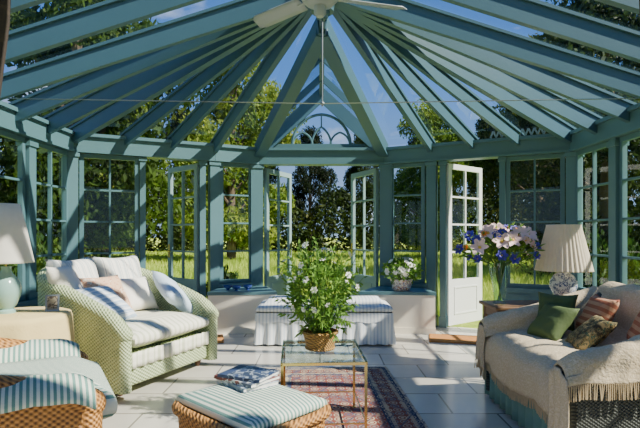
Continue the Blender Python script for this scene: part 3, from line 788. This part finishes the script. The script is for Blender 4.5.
# ---------------------------------------------------------------- outside
make("ground",([(-150,-40,-.2),(150,-40,-.2),(150,250,-.2),(-150,250,-.2)],[(0,1,2,3)]),ground_mat(),smooth=False,kind="structure",label="sunlit green meadow around the conservatory",cat="ground")
def quads(pos,size,seed):
    rg=np.random.RandomState(seed); N=len(pos)
    a=rg.normal(size=(N,3)); a/=np.linalg.norm(a,axis=1)[:,None]
    b=rg.normal(size=(N,3)); b-= (a*b).sum(1)[:,None]*a; b/=np.linalg.norm(b,axis=1)[:,None]
    s=size*rg.uniform(.6,1.3,size=(N,1))
    v=np.stack([pos-a*s,pos+b*s*.45,pos+a*s,pos-b*s*.45],1).reshape(-1,3)
    f=np.arange(N*4).reshape(N,4)
    return v,f
def fastmesh(name,v,f,mat):
    me=bpy.data.meshes.new(name); N=len(v); F=len(f); k=f.shape[1]
    me.vertices.add(N); me.vertices.foreach_set('co',v.astype(np.float32).ravel())
    me.loops.add(F*k); me.loops.foreach_set('vertex_index',f.astype(np.int32).ravel())
    me.polygons.add(F); me.polygons.foreach_set('loop_start',(np.arange(F)*k).astype(np.int32))
    me.update(calc_edges=True); me.materials.append(mat); return me
def canopy(name,seed,mat,N=28000,H=10,Rr=3.6,low=1.2,size=.14):
    rg=np.random.RandomState(seed); K=46
    cs=[];rs_=[]
    for i in range(K):
        t=rg.uniform(0,1); z=low+(H-low)*t; rad=Rr*math.sin(pi*min(.97,max(.12,t*.85+.14)))*rg.uniform(.35,.95); a=rg.uniform(0,2*pi)
        cs.append((rad*math.cos(a),rad*math.sin(a),z)); rs_.append(rg.uniform(.7,1.5)*Rr/3.6)
    cs=np.array(cs); rs_=np.array(rs_)
    idx=rg.randint(0,K,N); d=rg.normal(size=(N,3)); d/=np.linalg.norm(d,axis=1)[:,None]
    pos=cs[idx]+d*(rs_[idx]*rg.uniform(.5,1.05,N))[:,None]*np.array([1,1,.75])
    v,f=quads(pos,size,seed+1); return fastmesh(name,v,f,mat),cs
def tree(seed,mat,H,Rr,low=1.2):
    me,cs=canopy("foliage",seed,mat,H=H,Rr=Rr,low=low)
    g=[tube([(0,0,-.2),(.1,.05,H*.3),(-.05,.1,H*.6),(0,0,H*.85)],[.28,.22,.14,.05],10)]
    for c in cs[::3]:
        g.append(tube([(0,0,max(.8,c[2]*.6)),(c[0]*.5,c[1]*.5,c[2]*.85),tuple(c)],[.09,.06,.025],6))
    return me,mesh("trunk",g,BARK)
variants=[tree(11,TREEG,10,3.8),tree(23,TREEY,9.5,3.6,1.0),tree(37,TREED,10.5,4.2,.4)]
def put(vi,x,y,s,rz,label,sz=None):
    r=empty("tree",loc=(x,y,-.2),rot=(0,0,rz),label=label,cat="tree"); r.scale=(s,s,(sz or s))
    a=bpy.data.objects.new("foliage",variants[vi][0]); C.objects.link(a); a.parent=r
    b=bpy.data.objects.new("trunk",variants[vi][1]); C.objects.link(b); b.parent=r
L0="leafy green deciduous tree in the garden"; L1="tree with yellowing autumn leaves in the garden"; L2="dark leafy woodland tree beyond the meadow"
for vi,x,y,s,l,sz in ((1,-9.3,18.5,1.05,L1,1.5),(0,-16.5,13.0,1.0,L0,1.25),(0,-4.8,26,.95,L0,1.15),(1,-13,29,1.0,L1,1.5),(0,-20,22.5,1.0,L0,1.4),(0,-10.2,10.0,.8,L0,.95),
   (2,9.3,15.5,.85,L2,.9),(0,15.4,18,.85,L0,1.1),(2,12.2,26.5,.9,L2,1.1),(0,6.2,28,.8,L0,.85),(2,16.5,9.0,.85,L2,.9),
   (2,-37,46,1.0,L2,1.2),(0,-28,43,.95,L0,1.2),(2,-19.8,47,.85,L2,1.2),(2,-12.8,44,.7,L2,1.15),(2,-6.4,46,.65,L2,1.1),(2,-.9,44,.6,L2,1.0),(2,4.3,46,.6,L2,1.05),(2,9.8,45,.62,L2,1.1),(2,16.2,46,.8,L2,1.15),(2,24.5,45,.95,L2,1.2),(0,33,46,1.0,L0,1.2)):
    put(vi,x,y,s,random.uniform(0,6.28),l,sz)
rg=np.random.RandomState(5)
N=36000; X=rg.uniform(-45,45,N); hh=4.4+.9*np.sin(X*.5)+.6*np.sin(X*1.7); t=rg.uniform(0,1,N)
pos=np.stack([X,38.5+rg.uniform(-1.4,1.0,N)*np.sqrt(1-t**2),-.2+hh*t],1); v,f=quads(pos,.22,9)
hd=bpy.data.objects.new("hedge",fastmesh("hedge",v,f,TREED)); link(hd,label="long dark hedgerow along the far meadow edge",cat="hedge",kind="stuff")
def shrub(x,y,s,mat,label,seed):
    rg=np.random.RandomState(seed); n=3500; d=rg.normal(size=(n,3)); d/=np.linalg.norm(d,axis=1)[:,None]; d[:,2]=np.abs(d[:,2])
    pos=d*(rg.uniform(.5,1,n))[:,None]*np.array([.8,.7,1.5])*s*(1+.2*np.sin(d[:,0]*9)*np.cos(d[:,1]*8))[:,None]
    v,f=quads(pos,.06,seed); ob=bpy.data.objects.new("shrub",fastmesh("shrub",v,f,mat)); link(ob,loc=(x,y,-.2),label=label,cat="shrub")
shrub(-4.6,7.6,1.0,TREEG,"green shrub outside the conservatory windows",3); shrub(-1.95,9.6,.5,TREEG,"low green shrub outside the bay window",4)
shrub(4.7,7.6,1.0,TREEG,"green shrub outside the conservatory windows",6); shrub(-5.4,5.4,1.1,TREED,"dark green shrub beside the side windows",8); shrub(5.4,5.6,.9,TREED,"dark green shrub beside the side windows",12)
N=70000; y=8.4+28.5*rg.uniform(0,1,N)**1.4; x=rg.uniform(-1,1,N)*(y*.75+1); h=rg.uniform(.1,.36,N)
b=np.stack([x,y,np.full(N,-.2)],1); w=.006+.0009*y; a=rg.uniform(0,pi,N); dx=np.stack([np.cos(a)*w,np.sin(a)*w,0*a],1)
tip=b+np.stack([rg.normal(0,.06,N),rg.normal(0,.06,N),h],1)
v=np.stack([b-dx,b+dx,tip],1).reshape(-1,3); f=np.arange(N*3).reshape(N,3)
gm=bpy.data.objects.new("meadow_grass",fastmesh("meadow_grass",v,f,GRASSB)); link(gm,label="tall sunlit meadow grass outside the doors",cat="grass",kind="stuff")
# ---------------------------------------------------------------- light
w=bpy.data.worlds.new("World"); scene.world=w; w.use_nodes=True; nt=w.node_tree; nn=nt.nodes; bg=nn['Background']
tc=nn.new('ShaderNodeTexCoord'); sp=nn.new('ShaderNodeSeparateXYZ'); nt.links.new(tc.outputs['Generated'],sp.inputs[0])
cr=nn.new('ShaderNodeValToRGB'); e=cr.color_ramp.elements; e[0].position=0; e[0].color=(.50,.72,1.0,1); e[1].position=.65; e[1].color=(.05,.2,.72,1)
m=cr.color_ramp.elements.new(.3); m.color=(.14,.40,1.05,1)
nt.links.new(sp.outputs[2],cr.inputs[0])
nz=nn.new('ShaderNodeTexNoise'); nz.inputs['Scale'].default_value=3.4; nz.inputs['Detail'].default_value=7; nz.inputs['Roughness'].default_value=.55
mp=nn.new('ShaderNodeMapping'); mp.inputs['Scale'].default_value=(1,1,2.2); mp.inputs['Location'].default_value=(.3,.1,.2); nt.links.new(tc.outputs['Generated'],mp.inputs[0]); nt.links.new(mp.outputs[0],nz.inputs['Vector'])
cl=nn.new('ShaderNodeValToRGB'); cl.color_ramp.elements[0].position=.56; cl.color_ramp.elements[0].color=(0,0,0,1); cl.color_ramp.elements[1].position=.78; cl.color_ramp.elements[1].color=(1,1,1,1)
nt.links.new(nz.outputs['Fac'],cl.inputs[0])
mx=nn.new('ShaderNodeMix'); mx.data_type='RGBA'; nt.links.new(cl.outputs[0],mx.inputs[0]); nt.links.new(cr.outputs[0],mx.inputs[6]); mx.inputs[7].default_value=(1.6,1.65,1.7,1)
nt.links.new(mx.outputs[2],bg.inputs[0]); bg.inputs[1].default_value=.88
sd=bpy.data.lights.new("sun",'SUN'); sd.energy=13; sd.angle=R(.8); sd.color=(1,.93,.8)
so=bpy.data.objects.new("sun",sd); C.objects.link(so)
tosun=Vector((.82,-.28,.78)).normalized()
so.rotation_euler=tosun.to_track_quat('Z','Y').to_euler(); so.location=(6,-4,9)
# ---------------------------------------------------------------- camera
cd=bpy.data.cameras.new("camera"); co=bpy.data.objects.new("camera",cd); C.objects.link(co)
co.location=(0,0,1.25); co.rotation_euler=(R(90),0,0)
cd.sensor_width=36; cd.lens=36*480/640; cd.shift_y=21/640; cd.clip_end=500
scene.camera=co
